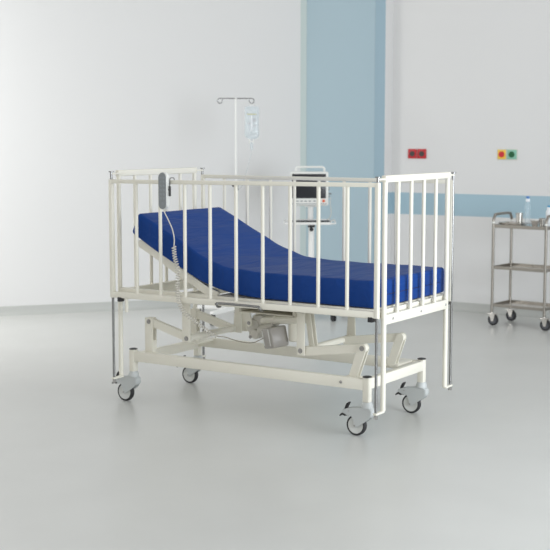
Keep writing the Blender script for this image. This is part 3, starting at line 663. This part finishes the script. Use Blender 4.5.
for z0, z1 in ((0.814, 0.840), (0.475, 0.500), (0.164, 0.188)):
    bm = BM(); t = 0.003
    box(bm, (0, 0, z0), (CW, t, z1)); box(bm, (0, CD-t, z0), (CW, CD, z1)); box(bm, (0, 0, z0), (t, CD, z1)); box(bm, (CW-t, 0, z0), (CW, CD, z1))
    zt_ = z1-0.003 if z0 > 0.8 else z0+0.006
    box(bm, (0, 0, z0), (CW, 0.014, z0+0.003)); box(bm, (0, CD-0.014, z0), (CW, CD, z0+0.003))
    sh = obj('shelf', bm, steel, cart, CM)
    bm = BM(); box(bm, (0.002, 0.002, zt_-0.004), (CW-0.002, CD-0.002, zt_)); obj('shelf_panel', bm, polished, sh, CM)
for u_ in (0, CW):
    for v_ in (0, CD):
        wx = u_ + 0.014; wz = F+0.046
        bm = BM(); box(bm, (wx-0.050, v_-0.026, 0.103), (wx+0.044, v_+0.026, 0.109), 0.001); cyl(bm, (u_, v_, 0.109), (u_, v_, 0.118), 0.016, 14)
        for yy in (-0.0185, 0.0160): prism(bm, [(wx-0.032, 0.105), (wx+0.022, 0.105), (wx+0.010, 0.044), (wx-0.010, 0.044)], v_+yy, v_+yy+0.0025, 'y')
        c = obj('caster', bm, polished, cart, CM)
        bm = BM(); ringlathe(bm, [(0.030, -0.012), (0.041, -0.012), (0.0455, -0.008), (0.046, 0), (0.0455, 0.008), (0.041, 0.012), (0.030, 0.012)], (wx, v_, wz), (0, 1, 0), 30); obj('tyre', bm, rubber, c, CM)
        bm = BM(); lathe(bm, [(0.004, -0.0145), (0.008, -0.0145), (0.010, -0.011), (0.031, -0.0125), (0.031, 0.0125), (0.010, 0.011), (0.008, 0.0145), (0.004, 0.0145)], (wx, v_, wz), (0, 1, 0), 24); obj('wheel_disc', bm, disc_dark, c, CM)
ST = 0.8375                                                       # top shelf surface
def cpos(u_, v_, z): p = CM @ Vector((u_, v_, z)); return (p.x, p.y, p.z)
bm = BM(); x0, x1, y0, y1 = 0.020, 0.225, 0.045, 0.175
prof = [(0.012, 0.000), (0.004, 0.008), (0.0, 0.018), (-0.006, 0.018), (-0.006, 0.0195), (0.001, 0.0195), (0.006, 0.009), (0.014, 0.002)]
rings = []
for ins, z in prof:
    rings.append([bm.verts.new(Vector((x, y, ST+z))) for x, y in ((x0+ins, y0+ins), (x1-ins, y0+ins), (x1-ins, y1-ins), (x0+ins, y1-ins))])
for a, c in zip(rings, rings[1:]):
    for k in range(4): bm.faces.new((a[k], a[(k+1) % 4], c[(k+1) % 4], c[k]))
bm.faces.new(rings[0]); bm.faces.new(rings[-1])
tag(obj('instrument_tray', bm, polished, None, CM), 'shallow steel tray at the left of the trolley top shelf', 'tray')
def vessel(name, u_, v_, r0, r1, h, m, label, cat, z=ST, lip=0.003):
    bm = BM(); lathe(bm, [(r0*0.9, 0), (r0, 0.002), (r1, h-0.002), (r1+lip, h), (r1+lip, h+0.0015), (r1-0.0015, h+0.001), (r0-0.002, 0.004), (0.001, 0.003)], (0, 0, 0), n=28)
    return tag(obj(name, bm, m, None, CM @ Matrix.Translation((u_, v_, z))), label, cat)
vessel('steel_cup', 0.178, 0.105, 0.026, 0.030, 0.094, polished, 'tall steel cup standing on the tray on the trolley', 'cup', ST+0.0022)
vessel('steel_bowl', 0.325, 0.090, 0.024, 0.034, 0.042, polished, 'small steel bowl in front between the two bottles on the trolley', 'bowl')
vessel('steel_beaker', 0.342, 0.185, 0.025, 0.027, 0.056, polished, 'short steel beaker behind the small bowl on the trolley', 'beaker')
def bottle(name, u_, v_, r, h, neck, capm, body_m, label):
    t = thing(name, label, 'bottle', cpos(u_, v_, ST)); MM = CM @ Matrix.Translation((u_, v_, ST))
    bm = BM(); lathe(bm, [(r*0.9, 0), (r, 0.004), (r, h*0.70), (r*0.92, h*0.76), (r*0.6, h*0.83), (neck, h*0.86), (neck, h*0.92)], (0, 0, 0), n=26); obj('body', bm, body_m, t, MM)
    bm = BM(); lathe(bm, [(neck+0.003, h*0.815), (neck+0.0045, h*0.82), (neck+0.0045, h*0.915), (neck+0.002, h*0.92)], (0, 0, 0), n=20); obj('neck_ring', bm, label_white, t, MM)
    bm = BM(); lathe(bm, [(neck+0.001, h*0.915), (neck+0.001, h*0.99), (neck-0.001, h)], (0, 0, 0), n=20); obj('cap', bm, capm, t, MM)
    return t
bottle('clear_bottle', 0.250, 0.105, 0.022, 0.236, 0.0125, cap_blue, clear_bottle, 'slim clear bottle with a blue cap, the taller one on the trolley')
t = bottle('white_bottle', 0.424, 0.150, 0.031, 0.165, 0.020, cap_teal, label_white, 'squat white bottle with a blue cap at the right photo edge')

# ------------------------------------------------------------------ camera
f, yaw, pit = 1244.57, -0.5789, 0.112
r = Vector((math.cos(yaw), -math.sin(yaw), 0)); fw = Vector((math.sin(yaw)*math.cos(pit), math.cos(yaw)*math.cos(pit), -math.sin(pit))); up = r.cross(fw)
cam = bpy.data.cameras.new('camera'); co = bpy.data.objects.new('camera', cam); C.objects.link(co)
co.matrix_world = Matrix(((r.x, up.x, -fw.x, 4.6763), (r.y, up.y, -fw.y, -5.4388), (r.z, up.z, -fw.z, 1.5662+DZ), (0, 0, 0, 1)))
cam.sensor_width = 36; cam.lens = f/550*36; cam.clip_end = 100
cam.dof.use_dof = True; cam.dof.focus_distance = 6.5; cam.dof.aperture_fstop = 4.0
bpy.context.scene.camera = co

# ------------------------------------------------------------------ light
def area(name, loc, target, sx, sy, power, col=(1, 1, 1), spread=180):
    l = bpy.data.lights.new(name, 'AREA'); l.shape = 'RECTANGLE'; l.size = sx; l.size_y = sy; l.energy = power; l.color = col; l.spread = math.radians(spread)
    o = bpy.data.objects.new(name, l); C.objects.link(o); o.location = loc
    d = Vector(target) - Vector(loc); o.rotation_euler = d.to_track_quat('-Z', 'Y').to_euler(); return o
area('added_light_right', (6.2, -0.4, 1.5), (1.2, 0.4, 0.8), 3.0, 2.4, 215, (0.88, 0.94, 1.0))  # unseen soft panel added at the right to brighten the foot end
area('added_light_left', (-3.7, -0.8, 2.2), (-4.55, 0.2, 1.4), 1.6, 2.0, 140, (1.0, 1.0, 0.985))  # unseen lamp added in front of the left wall to brighten it
# ambient fill added for the unseen room: brighter near the horizon than overhead
w = bpy.data.worlds.new('ambient_fill'); bpy.context.scene.world = w; w.use_nodes = True
nt = w.node_tree; bg = nt.nodes['Background']
tc = nt.nodes.new('ShaderNodeTexCoord'); sp = nt.nodes.new('ShaderNodeSeparateXYZ'); rp = nt.nodes.new('ShaderNodeValToRGB')
rp.color_ramp.elements[0].position = 0.0; rp.color_ramp.elements[0].color = (0.92, 0.918, 0.897, 1)
rp.color_ramp.elements[1].position = 0.85; rp.color_ramp.elements[1].color = (0.62, 0.622, 0.610, 1)
nt.links.new(tc.outputs['Generated'], sp.inputs[0]); nt.links.new(sp.outputs['Z'], rp.inputs['Fac']); nt.links.new(rp.outputs['Color'], bg.inputs['Color'])
bg.inputs['Strength'].default_value = 1.0
vs = bpy.context.scene.view_settings
vs.view_transform = 'Standard'; vs.look = 'None'; vs.exposure = 0.0; vs.gamma = 1.0; vs.use_curve_mapping = False
